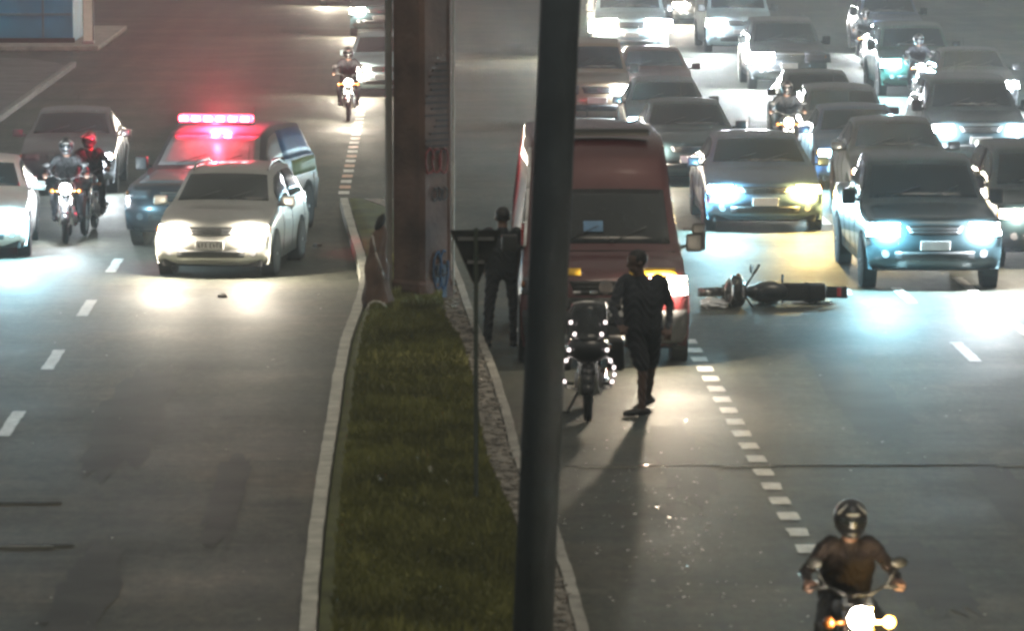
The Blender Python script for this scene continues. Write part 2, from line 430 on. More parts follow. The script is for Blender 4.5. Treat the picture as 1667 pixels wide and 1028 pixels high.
# ------------------------------------------------------------------ people
def figure(name, label, J, pal, loc=(0, 0, 0), rz=0, helmet=None, hair=None, look=Vector((0, -1, 0)), cat='person', group=None, voxel=.0085):
    """J: joint dict in local metres; pal: material list [upper, lower, skin, shoe]; one continuous remeshed body"""
    B = []
    def bone(a, b, ra, rb, m): B.append((Vector(a), Vector(b), ra, rb, m))
    pel, che, nek, hd = J['pelvis'], J['chest'], J['neck'], J['head']
    sleeve = J.get('sleeve', 1); shorts = J.get('shorts', 0)
    P_ = Vector(pel); C_ = Vector(che); N_ = Vector(nek); H_ = Vector(hd)
    sL, sR = Vector(J['sh'][0]), Vector(J['sh'][1])
    ax = (sR - sL).normalized()
    for k in (-1, 1):
        bone(P_ + ax * .075 * k, C_ + ax * .085 * k, .115, .125, 0)
        bone(P_ + ax * .085 * k + Vector((0, 0, -.04)), P_ + ax * .08 * k + Vector((0, 0, .05)), .115, .11, 1)
        bone(C_ + ax * .08 * k, (sR if k > 0 else sL).lerp(N_, .25), .12, .075, 0)
    bone(P_, C_, .12, .13, 0); bone(C_, N_ - Vector((0, 0, .02)), .12, .07, 0)
    bone(N_ - Vector((0, 0, .03)), H_ - Vector((0, 0, .05)), .058, .055, 2)
    for i in (0, 1):
        sh, el, wr = Vector(J['sh'][i]), Vector(J['el'][i]), Vector(J['wr'][i])
        hp, kn, an = Vector(J['hip'][i]), Vector(J['kn'][i]), Vector(J['an'][i])
        bone(sh, el, .056, .045, 0)
        bone(el, wr, .043, .031, 0 if sleeve else 2)
        d = (wr - el).normalized()
        pd = Vector(J['palm'][i]).normalized() if 'palm' in J else d
        acr = pd.cross(Vector((0, 0, 1)));
        acr = acr.normalized() if acr.length > .2 else Vector((0, 1, 0))
        nrm = acr.cross(pd).normalized()
        curl = J.get('curl', .5)
        for q in (-.026, 0, .026):
            bone(wr + acr * q * .7, wr + pd * .085 + acr * q, .019, .016, 2)
        for k, (q, l) in enumerate(((-.033, .062), (-.011, .078), (.011, .082), (.033, .072))):
            a = wr + pd * .088 + acr * q
            b = a + (pd * math.cos(curl) - nrm * math.sin(curl)) * l * .5
            c = b + (pd * math.cos(curl * 2.2) - nrm * math.sin(curl * 2.2)) * l * .5
            bone(a, b, .0105, .0095, 2); bone(b, c, .0095, .008, 2)
        tb = wr + pd * .03 + acr * .03 * (1 if i else -1)
        tm = tb + (pd * .6 + acr * (.7 if i else -.7)) * .035
        bone(tb, tm, .014, .012, 2); bone(tm, tm + (pd * .9 - nrm * .4) * .03, .012, .0095, 2)
        bone(hp, kn, .088, .062, 1)
        if shorts:
            bone(kn, an, .052, .038, 2)
            bone(hp, kn.lerp(hp, .12), .098, .085, 1)
        else: bone(kn, an, .064, .048, 1)
        td = Vector(J['toe'][i]).normalized()
        bone(an + Vector((0, 0, -.045)) - td * .05, an + Vector((0, 0, -.05)) + td * .05, .042, .043, 3)
        bone(an + Vector((0, 0, -.05)) + td * .05, an + Vector((0, 0, -.062)) + td * .16, .044, .032, 3)
    bm = bmesh.new()
    for a, b, ra, rb, m in B:
        if (b - a).length > 1e-4: cone(bm, a, b, ra, rb, 14)
        ball(bm, a, ra, 2); ball(bm, b, rb, 2)
    # head
    L_ = look.normalized(); side = L_.cross(Vector((0, 0, 1))).normalized(); up = side.cross(L_)
    Rm = Matrix((side, -L_, up)).transposed()
    ball(bm, H_ + up * .02, (.076, .095, .105), 3, Rm)
    ball(bm, H_ + L_ * .035 - up * .06, (.056, .062, .060), 3, Rm)
    cone(bm, H_ + L_ * .085 + up * .02, H_ + L_ * .112 - up * .025, .008, .016, 8)
    ball(bm, H_ + L_ * .108 - up * .026, .015, 2)
    ball(bm, H_ + L_ * .088 - up * .062, (.026, .012, .008), 2, Rm)
    for k in (-1, 1):
        ball(bm, H_ + side * .078 * k - up * .01, (.012, .022, .033), 2, Rm)
        ball(bm, H_ + L_ * .078 + side * .032 * k + up * .022, (.02, .012, .008), 2, Rm)
    me = bpy.data.meshes.new('tmp'); bm.to_mesh(me); bm.free()
    o = bpy.data.objects.new(name, me); COL.objects.link(o)
    md = o.modifiers.new('r', 'REMESH'); md.mode = 'VOXEL'; md.voxel_size = voxel
    sm = o.modifiers.new('s', 'SMOOTH'); sm.iterations = 3; sm.factor = .5
    dg = bpy.context.evaluated_depsgraph_get(); dg.update()
    nm = bpy.data.meshes.new_from_object(o.evaluated_get(dg)); o.modifiers.clear(); o.data = nm; nm.name = name
    for m in pal: nm.materials.append(m)
    n = len(nm.polygons); cen = np.zeros(n * 3); nm.polygons.foreach_get('center', cen); cen = cen.reshape(-1, 3)
    best = np.full(n, 1e9); idx = np.zeros(n, dtype=np.int32)
    for a, b, ra, rb, m in B + [(H_, H_ + Vector((0, 0, .03)), .1, .1, 2)]:
        a_, b_ = np.array(a), np.array(b); ab = b_ - a_; l2 = max((ab ** 2).sum(), 1e-9)
        t = np.clip(((cen - a_) @ ab) / l2, 0, 1)
        dd = np.linalg.norm(cen - (a_ + t[:, None] * ab), axis=1) - (ra + (rb - ra) * t)
        q = dd < best - 1e-4; best[q] = dd[q]; idx[q] = m
    # folds of cloth
    nv = len(nm.vertices); co = np.zeros(nv * 3); nm.vertices.foreach_get('co', co); co = co.reshape(-1, 3)
    no = np.zeros(nv * 3); nm.vertices.foreach_get('normal', no); no = no.reshape(-1, 3)
    f = .0065 * np.sin(co[:, 2] * 60 + 7 * np.sin(co[:, 0] * 17)) * np.sin(co[:, 1] * 31 + co[:, 2] * 12)
    zmask = (co[:, 2] < N_.z - .03) & (co[:, 2] > .1)
    co = co + no * (f * zmask)[:, None]
    nm.vertices.foreach_set('co', co.ravel())
    nm.polygons.foreach_set('material_index', idx)
    nm.polygons.foreach_set('use_smooth', np.ones(n, dtype=bool)); nm.update()
    tag(o, label, cat, group); o.location = loc; o.rotation_euler = (0, 0, rz)
    if hair:
        bm = bmesh.new(); ball(bm, H_ + up * .034 - L_ * .014, (.084, .100, .104), 3, Rm)
        cut = [v for v in bm.verts if (v.co - H_).dot(L_) > .045 and (v.co - H_).dot(up) < .085 or (v.co - H_).dot(up) < -.05]
        bmesh.ops.delete(bm, geom=cut, context='VERTS'); link('hair', bm, hair, o, True)
    if helmet:
        bm = bmesh.new(); ball(bm, H_ + up * .02, (.125, .15, .145), 3, Rm)
        ball(bm, H_ + L_ * .075 - up * .07, (.085, .075, .055), 3, Rm)
        he = link('helmet', bm, helmet, o, True)
        bm = bmesh.new(); ball(bm, H_ + up * .018 + L_ * .018, (.118, .140, .075), 3, Rm)
        cut = [v for v in bm.verts if (v.co - H_).dot(L_) < .04]
        bmesh.ops.delete(bm, geom=cut, context='VERTS'); link('visor', bm, GLASS, he, True)
        for k in (-1, 1):
            bm = bmesh.new(); tube(bm, [H_ + up * (.128 - .02 * j) + side * (.035 + .024 * j) * k + L_ * (.085 + .008 * j) for j in range(4)], .007, 5); link('reflective_trim', bm, mat('helmet_reflective', (.75, .75, .72), .2, .6), he)
        bm = bmesh.new()
        box(bm, H_ + up * .065 + L_ * .150, (.09, .01, .016), Rm)
        link('reflective_trim', bm, mat('helmet_reflective', (.75, .75, .72), .2, .6), he)
    return o

# ------------------------------------------------------------------ motorcycles
def motorcycle(name, label, loc, rz, tankm, lamp=None, lampstr=80, power=1.0, tilt=0.0, pitch=0, screen=False, guards=False, case=False, group=None, amber=None, stand=False, steer=0):
    root = thing(name, label, 'motorcycle', loc, rz, group)
    root.rotation_euler = (pitch, tilt, rz)
    def whl(y):
        bm = bmesh.new(); n = 28
        g = []
        for k in range(n):
            a = 2 * PI * k / n; ring = []
            for j in range(8):
                b = 2 * PI * j / 8
                rr = .255 + .045 * math.cos(b)
                ring.append(bm.verts.new((.048 * math.sin(b), y + rr * math.cos(a), .30 + rr * math.sin(a))))
            g.append(ring)
        for k in range(n):
            for j in range(8): bm.faces.new((g[k][j], g[(k + 1) % n][j], g[(k + 1) % n][(j + 1) % 8], g[k][(j + 1) % 8]))
        t = link('wheel', bm, RUBBER, root, True)
        bm = bmesh.new(); lathe_x(bm, [(-.03, .215), (-.03, .23), (.03, .23), (.03, .215)], 0, y, .30, 24)
        for k in range(8):
            a = 2 * PI * k / 8; box(bm, (0, y + .11 * math.cos(a), .30 + .11 * math.sin(a)), (.018, .21, .018), Matrix.Rotation(a, 3, 'X'))
        cone(bm, (-.06, y, .3), (.06, y, .3), .035, .035, 10); cone(bm, (-.052, y, .3), (-.046, y, .3), .12, .12, 18)
        link('rim', bm, STEEL, t)
    whl(0); whl(1.36)
    bm = bmesh.new()
    for s in (-1, 1): tube(bm, [(s * .085, 0, .30), (s * .085, .30, .98)], .024, 8)
    box(bm, (0, .27, .92), (.22, .06, .05), bev=.01); box(bm, (0, .23, .78), (.20, .06, .04), bev=.01)
    link('fork', bm, CHROME, root, True)
    bm = bmesh.new()
    for k in range(7):
        a = R(20 + k * 22); a2 = R(20 + (k + 1) * 22)
        c = Vector((0, -math.cos(a) * .33 * -1 * -1, .30 + math.sin(a) * .33))
        box(bm, (0, -math.cos(a) * .335, .30 + math.sin(a) * .335), (.12, .15, .012), Matrix.Rotation(PI / 2 - a, 3, 'X'))
    link('front_mudguard', bm, tankm, root, True)
    bm = bmesh.new(); tube(bm, [(-.37, .48, 1.03), (-.20, .38, 1.05), (-.08, .30, 1.0), (.08, .30, 1.0), (.20, .38, 1.05), (.37, .48, 1.03)], .013, 8)
    hb = link('handlebar', bm, BLACK, root, True)
    for s in (-1, 1):
        bm = bmesh.new(); cone(bm, (s * .37, .48, 1.03), (s * .25, .41, 1.045), .019, .019, 8)
        tube(bm, [(s * .25, .37, 1.05), (s * .36, .40, 1.03)], .006, 5)
        link('grip', bm, RUBBER, hb)
    for s in (-1, 1):
        bm = bmesh.new(); tube(bm, [(s * .22, .39, 1.05), (s * .30, .36, 1.20)], .007, 5); ball(bm, (s * .31, .36, 1.23), (.065, .02, .042), 2)
        m_ = link('rear_view_mirror', bm, BLACK, hb, True)
    bm = bmesh.new(); ball(bm, (0, .19, .86), (.105, .10, .10), 3); 
    hl = link('headlight', bm, BLACK, root, True)
    bm = bmesh.new(); cone(bm, (0, .115, .86), (0, .083, .86), .088, .075, 20)
    link('lens', bm, emitter(lamp, lampstr) if lamp else LENSOFF, hl, True)
    if lamp and power: aim_spot('headlight_beam', hl, (0, .05, .86), (0, -10, .2), 2200 * power, lamp); glow(hl, (0, -.10, .84), 70 * power, lamp)
    for s in (-1, 1):
        bm = bmesh.new(); cone(bm, (s * .10, .2, .82), (s * .20, .2, .82), .012, .012, 6); ball(bm, (s * .22, .2, .82), .036 if not amber else .045, 2)
        io = link('indicator', bm, emitter((1.0, .48, .05), 16) if (amber and s > 0) else ORANGE, root, True)
        if amber and s > 0:
            aim_spot('indicator_beam', io, (s * .22, .13, .82), (s * .3, -5, .6), 300, amber, 120); glow(io, (s * .22, -.06, .80), 12, amber)
    bm = bmesh.new(); ball(bm, (0, .62, .83), (.15, .27, .13), 3); ball(bm, (0, .42, .84), (.10, .12, .10), 2)
    link('fuel_tank', bm, tankm, root, True)
    bm = bmesh.new(); box(bm, (0, 1.08, .79), (.25, .62, .09), bev=.035); box(bm, (0, 1.28, .84), (.22, .24, .07), bev=.03)
    link('seat', bm, mat('seat_vinyl', (.02, .02, .02), .6), root, True)
    bm = bmesh.new(); box(bm, (0, .62, .42), (.26, .30, .26), bev=.04)
    for k in range(5): box(bm, (0, .52, .56 + k * .028), (.20 - k * .005, .16, .012), bev=.004)
    cone(bm, (-.16, .66, .38), (.16, .66, .38), .09, .09, 16)
    link('engine', bm, STEEL, root, True)
    bm = bmesh.new(); tube(bm, [(0, .32, .90), (0, .50, .70), (0, .95, .68), (0, 1.36, .55)], .022, 8)
    for s in (-1, 1): tube(bm, [(s * .09, .72, .36), (s * .09, 1.36, .30)], .02, 8); tube(bm, [(s * .10, 1.3, .34), (s * .12, 1.12, .74)], .022, 8)
    tube(bm, [(0, .34, .85), (0, .42, .36), (0, .80, .26), (0, 1.0, .62)], .02, 8)
    link('frame', bm, BLACK, root, True)
    bm = bmesh.new(); tube(bm, [(.06, .46, .52), (.10, .40, .34), (.13, .62, .24), (.15, .95, .26)], .02, 8); cone(bm, (.15, .95, .26), (.17, 1.5, .38), .035, .05, 12)
    link('exhaust', bm, CHROME, root, True)
    bm = bmesh.new(); box(bm, (0, 1.55, .70), (.16, .34, .02), Matrix.Rotation(R(-35), 3, 'X'), bev=.005); link('rear_mudguard', bm, BLACK, root)
    bm = bmesh.new(); box(bm, (0, 1.58, .78), (.12, .06, .06), bev=.01); link('tail_light', bm, REDLENS, root)
    bm = bmesh.new(); box(bm, (0, 1.70, .56), (.17, .01, .15)); link('licence_plate', bm, PLATE, root)
    bm = bmesh.new()
    for s in (-1, 1): cone(bm, (s * .10, .82, .33), (s * .25, .82, .33), .014, .016, 8)
    link('foot_peg', bm, RUBBER, root)
    if screen:
        bm = bmesh.new()
        rows = []
        for i in range(6):
            f = i / 5; r = []
            for j in range(9):
                u = -1 + j / 4; w = .23 - .05 * f
                r.append(bm.verts.new((u * w, .02 + .10 * f + .10 * u * u, .92 + .38 * f - .04 * f * u * u)))
            rows.append(r)
        for a, b in zip(rows, rows[1:]):
            for j in range(8): bm.faces.new((a[j], a[j + 1], b[j + 1], b[j]))
        bmesh.ops.solidify(bm, geom=bm.faces[:], thickness=.006)
        wd = link('windshield', bm, mat('smoked_screen', (.06, .065, .07), .12, coat=.5), root, True)
        bm = bmesh.new(); tube(bm, [(-.21, .10, 1.22), (-.16, .08, 1.305), (-.06, .11, 1.325), (.06, .11, 1.325), (.16, .08, 1.305), (.21, .10, 1.22)], .010, 6)
        link('screen_edge', bm, STEEL, wd)
        bm = bmesh.new(); ball(bm, (0, .16, .80), (.24, .16, .16), 3); link('fairing', bm, tankm, root, True)
    if guards:
        for s in (-1, 1):
            bm = bmesh.new(); tube(bm, [(s * .06, .40, .74), (s * .25, .38, .66), (s * .29, .38, .50), (s * .24, .40, .34), (s * .06, .48, .28)], .015, 8)
            link('crash_bar', bm, CHROME, root, True)
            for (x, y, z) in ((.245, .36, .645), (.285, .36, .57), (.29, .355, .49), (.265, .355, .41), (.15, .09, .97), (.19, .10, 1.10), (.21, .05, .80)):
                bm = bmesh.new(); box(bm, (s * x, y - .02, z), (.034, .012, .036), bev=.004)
                link('reflector', bm, mat('reflector_glow', (.95, .9, .88), .5, .0, var=0, emit=(1, .86, .84), estr=1.6), root)  # retroreflective glint put in as emission; these reflectors are no lamps
    if case:
        for s in (-1, 1):
            bm = bmesh.new(); box(bm, (s * .30, 1.30, .62), (.20, .48, .36), bev=.04); link('side_case', bm, BLACK, root, True)
        bm = bmesh.new(); box(bm, (0, 1.52, 1.02), (.40, .36, .30), bev=.05); link('top_case', bm, BLACK, root, True)
    if stand:
        bm = bmesh.new(); tube(bm, [(-.10, .75, .28), (-.24, .80, .01)], .014, 6); box(bm, (-.25, .80, .012), (.08, .05, .015)); link('side_stand', bm, BLACK, root)
    return root

def rider_joints(lean=.26):
    return dict(pelvis=(0, 1.02, .90), chest=(0, 1.02 - lean * .7, 1.17), neck=(0, 1.02 - lean, 1.34), head=(0, .96 - lean, 1.485),
        sh=((-.18, 1.0 - lean, 1.29), (.18, 1.0 - lean, 1.29)), el=((-.32, .76, 1.10), (.32, .76, 1.10)), wr=((-.33, .53, 1.07), (.33, .53, 1.07)),
        palm=((0, -1, -.2), (0, -1, -.2)), curl=1.2, hip=((-.10, 1.0, .88), (.10, 1.0, .88)), kn=((-.21, .60, .74), (.21, .60, .74)),
        an=((-.20, .84, .40), (.20, .84, .40)), toe=((0, -1, -.1), (0, -1, -.1)))

# ================================================================== the setting
def sheet(name, pts, z, m, kind='structure'):
    bm = bmesh.new(); bm.faces.new([bm.verts.new((x, y, z)) for x, y in pts])
    o = link(name, bm, m); o['kind'] = kind; return o
sheet('ground', [(-1500, -300), (1500, -300), (1500, 2500), (-1500, 2500)], -.03, mat('dry_earth', (.07, .065, .055), .95, var=.4, scale=.3))
sheet('road', [(-30, -30), (40, -30), (40, 900), (-30, 900)], 0.0, ASPHALT)

# pavement on the left and its kerb
bm = bmesh.new()
out = [(-9.05, 20)] + [(-9.05, 118 + i * 1.2) for i in range(5)] + [(-9.5, 125), (-10.4, 127), (-12, 127.8), (-30, 127.8), (-30, 20)]
f = bm.faces.new([bm.verts.new((x, y, .13)) for x, y in out])
g = bmesh.ops.extrude_face_region(bm, geom=[f]); bmesh.ops.translate(bm, vec=(0, 0, -.128), verts=[v for v in g['geom'] if isinstance(v, bmesh.types.BMVert)])
o = link('pavement', bm, mat('pavement_grey', (.10, .10, .10), .8, var=.3, scale=1.2, bump=.3)); o['kind'] = 'structure'
bm = bmesh.new()
box(bm, (-9.0, 70, .07), (.14, 110, .142)); o = link('pavement_kerb', bm, mat('kerb_grey', (.17, .17, .165), .8, var=.3)); o['kind'] = 'structure'

# island of the blue booth
bm = bmesh.new(); box(bm, (-16.5, 141, .075), (15.2, 14, .15), bev=.04)
o = link('booth_island', bm, CONCRETE); o['kind'] = 'structure'

def resample(pts, ys):
    pts = sorted(pts, key=lambda p: p.y)
    return [float(np.interp(y, [p.y for p in pts], [p.x for p in pts])) for y in ys]
KZ = .15
LK = [ground(x, y, KZ) for x, y in ((489, 1120), (500, 1028), (507, 940), (515, 860), (528, 760), (540, 690), (551, 610), (564, 550), (580, 505), (592, 470), (594, 445), (586, 410), (573, 368), (566, 345), (560, 322))]
GR = [ground(x, y, KZ) for x, y in ((935, 1120), (903, 1028), (868, 930), (828, 821), (797, 755), (781, 693), (768, 610), (753, 560), (727, 522), (716, 470), (700, 400), (640, 340), (590, 322))]
RK = [ground(x, y, KZ) for x, y in ((982, 1120), (958, 1028), (933, 940), (905, 850), (870, 790), (846, 735), (829, 665), (806, 595), (776, 525), (750, 450), (722, 385), (660, 328), (600, 316))]
# kerb on the left of the median: raised, painted
def strip(name, left, right, z0, z1, m, ys):
    bm = bmesh.new(); rows = []
    for y, a, b in zip(ys, left, right):
        j = random.uniform(-.006, .006)
        rows.append([bm.verts.new((a, y, z0)), bm.verts.new((a + .01 + j, y, z1)), bm.verts.new((b - .01 + j, y, z1)), bm.verts.new((b, y, z0))])
    for r, q in zip(rows, rows[1:]):
        for k in range(3): bm.faces.new((r[k], r[k + 1], q[k + 1], q[k]))
    bm.faces.new(rows[0]); bm.faces.new(rows[-1])
    o = link(name, bm, m); o['kind'] = 'structure'; return o
y0, y1 = 30.0, max(p.y for p in LK)
ys = [y0 + (y1 - y0) * i / 150 for i in range(151)]
lx = resample(LK, ys)
strip('median_kerb', [x - .075 for x in lx], [x + .075 for x in lx], -.005, KZ, KERBPAINT, ys)
gx = resample(GR, ys); rx = resample(RK, ys)
bm = bmesh.new(); NX = 14; rows = []
for y, a, b in zip(ys, lx, gx):
    a += .09; b = max(b, a + .02)
    row = []
    for j in range(NX + 1):
        f = j / NX; x = a + (b - a) * f
        e = min(f, 1 - f) * 2
        row.append(bm.verts.new((x, y, KZ - .02 + .035 * min(1, e * 2.5) * (.6 + .4 * math.sin(x * 3.1 + y * .8) * math.sin(y * 1.7)))))
    rows.append(row)
for r, q in zip(rows, rows[1:]):
    for j in range(NX): bm.faces.new((r[j], r[j + 1], q[j + 1], q[j]))
o = link('median_soil', bm, SOIL, smooth=True); o['kind'] = 'structure'
strip('median_margin', gx, [max(r - .10, g + .03) for r, g in zip(rx, gx)], -.005, KZ - .012, COBBLE, ys)
strip('median_right_kerb', [max(r - .10, g + .03) for r, g in zip(rx, gx)], [max(r + .02, g + .15) for r, g in zip(rx, gx)], -.005, KZ, CONCRETE, ys)

# stones and cracks of the margin
bm = bmesh.new()
for k in range(520):
    i = random.randrange(4, 105); f = random.random()
    g_, r_ = gx[i], rx[i] - .10
    if r_ - g_ < .05: continue
    s = random.uniform(.02, .05)
    box(bm, (g_ + (r_ - g_) * f, ys[i] + random.random() * .3, KZ - .005), (s * 1.4, s * random.uniform(1, 2.4), s * .7), Matrix.Rotation(random.random() * 3, 3, 'Z'), bev=.004)
o = link('margin_pebbles', bm, COBBLE); tag(o, 'loose pebbles and broken paving along the right edge of the grass median', 'pebbles', kind='stuff')

# grass blades: tufts on the median
N = 64000
bx = np.empty((N, 3)); yy = y0 + 1 + (66 - y0) * rng.random(N) ** .9
a_ = np.interp(yy, ys, lx) + .20; b_ = np.interp(yy, ys, gx) - .02
ff = rng.random(N); xx = a_ + (b_ - a_) * ff
clump = np.sin(xx * 5 + np.sin(yy * 2.3) * 2) * np.sin(yy * 3.7 + xx * 2)
hh = (.05 + .04 * rng.random(N)) * (1 + .30 * clump) * np.where(np.sin(xx * 11.3 + 2) * np.sin(yy * 2.9 + xx) > .86, 1.9, 1)
ang = rng.random(N) * 2 * PI; lean = (rng.random(N) - .5) * .09; lean2 = -.02 - .05 * rng.random(N); wd = .010 + .008 * rng.random(N)
zz = KZ + .02 + 0 * xx
co = np.stack([np.stack([xx - np.cos(ang) * wd, yy - np.sin(ang) * wd, zz], 1), np.stack([xx + np.cos(ang) * wd, yy + np.sin(ang) * wd, zz], 1),
               np.stack([xx + lean, yy + lean2, zz + hh], 1)], 1).reshape(-1, 3)
me = bpy.data.meshes.new('grass'); me.vertices.add(3 * N); me.vertices.foreach_set('co', co.ravel())
me.loops.add(3 * N); me.loops.foreach_set('vertex_index', np.arange(3 * N, dtype=np.int32))
me.polygons.add(N); me.polygons.foreach_set('loop_start', np.arange(0, 3 * N, 3, dtype=np.int32)); me.polygons.foreach_set('loop_total', np.full(N, 3, dtype=np.int32))
me.materials.append(mat('grass_blade', (.25, .25, .085), .7, var=.4, scale=.7)); me.update(); me.validate()
o = bpy.data.objects.new('grass', me); COL.objects.link(o); tag(o, 'short worn green grass covering the median strip', 'grass', kind='stuff')

# painted marks
def mark_mesh(bm, x, y, w, l, z=.004):
    n = max(2, int(l / .12)); L_ = []; R_ = []
    for i in range(n + 1):
        yy_ = y - l / 2 + l * i / n; j = random.uniform(-.008, .008)
        L_.append(bm.verts.new((x - w / 2 + j, yy_, z))); R_.append(bm.verts.new((x + w / 2 + random.uniform(-.008, .008), yy_, z)))
    for i in range(n): bm.faces.new((L_[i], R_[i], R_[i + 1], L_[i + 1]))
bm = bmesh.new()
for k in range(4): mark_mesh(bm, -4.28, 49.4 + k * 6.05, .15, 2.1)
mark_mesh(bm, -4.28, 43.4, .15, 2.1)
for d in (62.9, 56.0, 69.3, 75.4, 81.4, 87.4, 93, 99, 105): mark_mesh(bm, 7.07, d, .15, 2.1)
for d in (58.9, 64.4, 70.6, 76.6, 82.6, 88.6): mark_mesh(bm, 8.12, d, .15, 2.1)
o = link('lane_dashes', bm, LINEPAINT); o['kind'] = 'structure'
bm = bmesh.new()
for k in range(26): mark_mesh(bm, 3.69, 32.6 + k * .985, .19, .48)
o = link('continuity_line', bm, LINEPAINT); o['kind'] = 'structure'
bm = bmesh.new(); bo = bmesh.new()
pa, pb = ground(560, 314), ground(592, 160)
n = 22
for k in range(n):
    p = pa.lerp(pb, k / n); mark_mesh(bm if k % 2 == 0 else bo, p.x, p.y, .20, .70)
o = link('median_nose_marks', bm, LINEPAINT); o['kind'] = 'structure'
o = link('median_nose_orange_marks', bo, KERBORANGE); o['kind'] = 'structure'
# worn and repaired places of the asphalt
bm = bmesh.new()
for (cx, cy, w, l) in ((-3.0, 50, .7, 9), (-1.7, 44, .35, 6), (5.3, 52, .8, 8), (6.0, 43, .5, 6), (2.9, 46.2, .5, 6), (-5.7, 56, .6, 8), (8.6, 50, .8, 7), (-2.7, 38, .5, 5), (4.6, 39, .6, 4)):
    vs = []
    for k in range(36):
        a = 2 * PI * k / 36; e = 1 + random.uniform(-.2, .2); ca, sa = math.cos(a), math.sin(a)
        vs.append(bm.verts.new((cx + w / 2 * e * math.copysign(abs(ca) ** .6, ca), cy + l / 2 * e * math.copysign(abs(sa) ** .8, sa), .0025)))
    bm.faces.new(vs)
o = link('worn_asphalt', bm, mat('worn_asphalt', (.050, .052, .049), .72, var=.35, scale=1.2)); o['kind'] = 'structure'
MATS['worn_asphalt'].node_tree.nodes['Principled BSDF'].inputs['Specular IOR Level'].default_value = .22
# expansion joints of the carriageway
DARKJ = mat('joint_rubber', (.018, .018, .018), .7); PALEJ = mat('joint_worn_edge', (.15, .145, .12), .6, var=.5, scale=4)
bm = bmesh.new(); bp_ = bmesh.new()
def joint(xa, xb, y):
    x = xa
    while x < xb:
        l = min(random.uniform(.6, 1.6), xb - x); j = random.uniform(-.006, .006)
        box(bm, (x + l / 2, y + j, .002), (l + .02, .05, .008))
        if random.random() < .8: box(bp_, (x + l / 2, y - .10 + j, .003), (l * random.uniform(.5, 1), .06, .008))
        x += l
joint(1.7, 22, 45.9); joint(-12, -3.3, 43.5)
joint(-12, -3.0, 40.9)
o = link('expansion_joint', bm, DARKJ); o['kind'] = 'structure'
o = link('joint_edge', bp_, PALEJ); o['kind'] = 'structure'
# ================================================================== glass and rubbish on the road
bm = bmesh.new()
def shard(x, y, s):
    vs = [bm.verts.new((x + random.uniform(-1, 1) * s, y + random.uniform(-1, 1) * s * 1.6, .006 + random.random() * s * .45)) for _ in range(4)]
    for t in ((0, 1, 2), (0, 1, 3), (1, 2, 3), (0, 2, 3)): bm.faces.new([vs[i] for i in t])
for k in range(210):
    q = abs(random.gauss(0, 1)); d = 35 + random.random() * 18
    shard(2.55 + random.gauss(0, .38), 41.5 + random.gauss(0, 3.6), random.uniform(.010, .024))
for k in range(170): shard(random.uniform(-8, 9), random.uniform(35, 64), random.uniform(.010, .020))
for k in range(40): shard(random.uniform(1.2, 1.6), random.uniform(34, 46), random.uniform(.007, .014))
o = link('broken_glass', bm, mat('glass_shards', (.95, .92, .86), .3, 1.0, var=.1)); tag(o, 'glittering bits of broken glass scattered over the carriageway', 'broken glass', kind='stuff')

def crumple(name, label, cat, loc, size, m, seed=0, group=None):
    bm = bmesh.new(); bmesh.ops.create_icosphere(bm, subdivisions=3, radius=1)
    rr = random.Random(seed)
    ph = [rr.uniform(0, 6) for _ in range(6)]
    for v in bm.verts:
        p = v.co; f = 1 + .22 * math.sin(p.x * 5 + ph[0]) * math.sin(p.y * 6 + ph[1]) + .18 * math.sin(p.z * 9 + ph[2] + p.x * 4)
        v.co = Vector((p.x * f * size[0], p.y * f * size[1], max(p.z, -.6) * f * size[2] + .6 * size[2]))
    o = link(name, bm, m, None, False); o.location = loc
    return tag(o, label, cat, group)
WHITEP = mat('white_plastic', (.75, .78, .80), .4, var=.15, scale=8)

# ================================================================== pier, poles, signs
pc = ground(688, 506)
pier = thing('concrete_pier', 'tall brown grey concrete pier with red and blue graffiti in the median', 'pier', (pc.x, pc.y + .40, 0))
bm = bmesh.new(); S_ = .395 / math.cos(R(0)) 
def ringz(z, s):
    c = [(-s, 0), (-s * .86, -s * .16), (-s * .10, -s * .92), (s * .10, -s * .92), (s * .90, -s * .12), (s, 0), (s * .9, s * .12), (s * .1, s * .92), (-s * .1, s * .92), (-s * .9, s * .12)]
    return [bm.verts.new((x, y, z)) for x, y in c]
zs = [0, .1, .35, .4] + [.9 + .5 * i for i in range(18)]
rs = [ringz(z, .42 if z < .36 else .395 - .002 * z) for z in zs]
for a, b in zip(rs, rs[1:]):
    for k in range(10): bm.faces.new((a[k], a[(k + 1) % 10], b[(k + 1) % 10], b[k]))
bm.faces.new(rs[0]); bm.faces.new(rs[-1])
link('shaft', bm, mat('pier_concrete', (.120, .070, .052), .85, var=.6, scale=1.3, bump=.5, bscale=12), pier)
bm = bmesh.new()
for k in range(15):
    z = 2.15 + k * .085 + random.uniform(-.01, .01); l = random.uniform(.5, 1)
    a = Vector((.04, -.372, z)); b = Vector((.36, -.062, z + .0)); box(bm, a.lerp(b, 1 - l / 2 - .02) , ((b - a).length * l, .012, .022), Matrix.Rotation(math.atan2(b.y - a.y, b.x - a.x), 3, 'Z'))
link('groove_bands', bm, mat('pier_grooves', (.055, .045, .040), .9), pier)
bm = bmesh.new(); tube(bm, [(.42, -.02, .3), (.425, -.02, 2.2), (.43, -.02, 4.5), (.435, -.02, 8.5)], .016, 8)
link('conduit', bm, mat('conduit_galvanised', (.40, .38, .34), .5, .3), pier)
bm = bmesh.new(); tube(bm, [(-.455, .02, .2), (-.455, .02, 2), (-.45, .02, 8.8)], .052, 10)
link('drain_pipe', bm, mat('pipe_pvc', (.20, .19, .175), .6, var=.25, scale=2), pier)
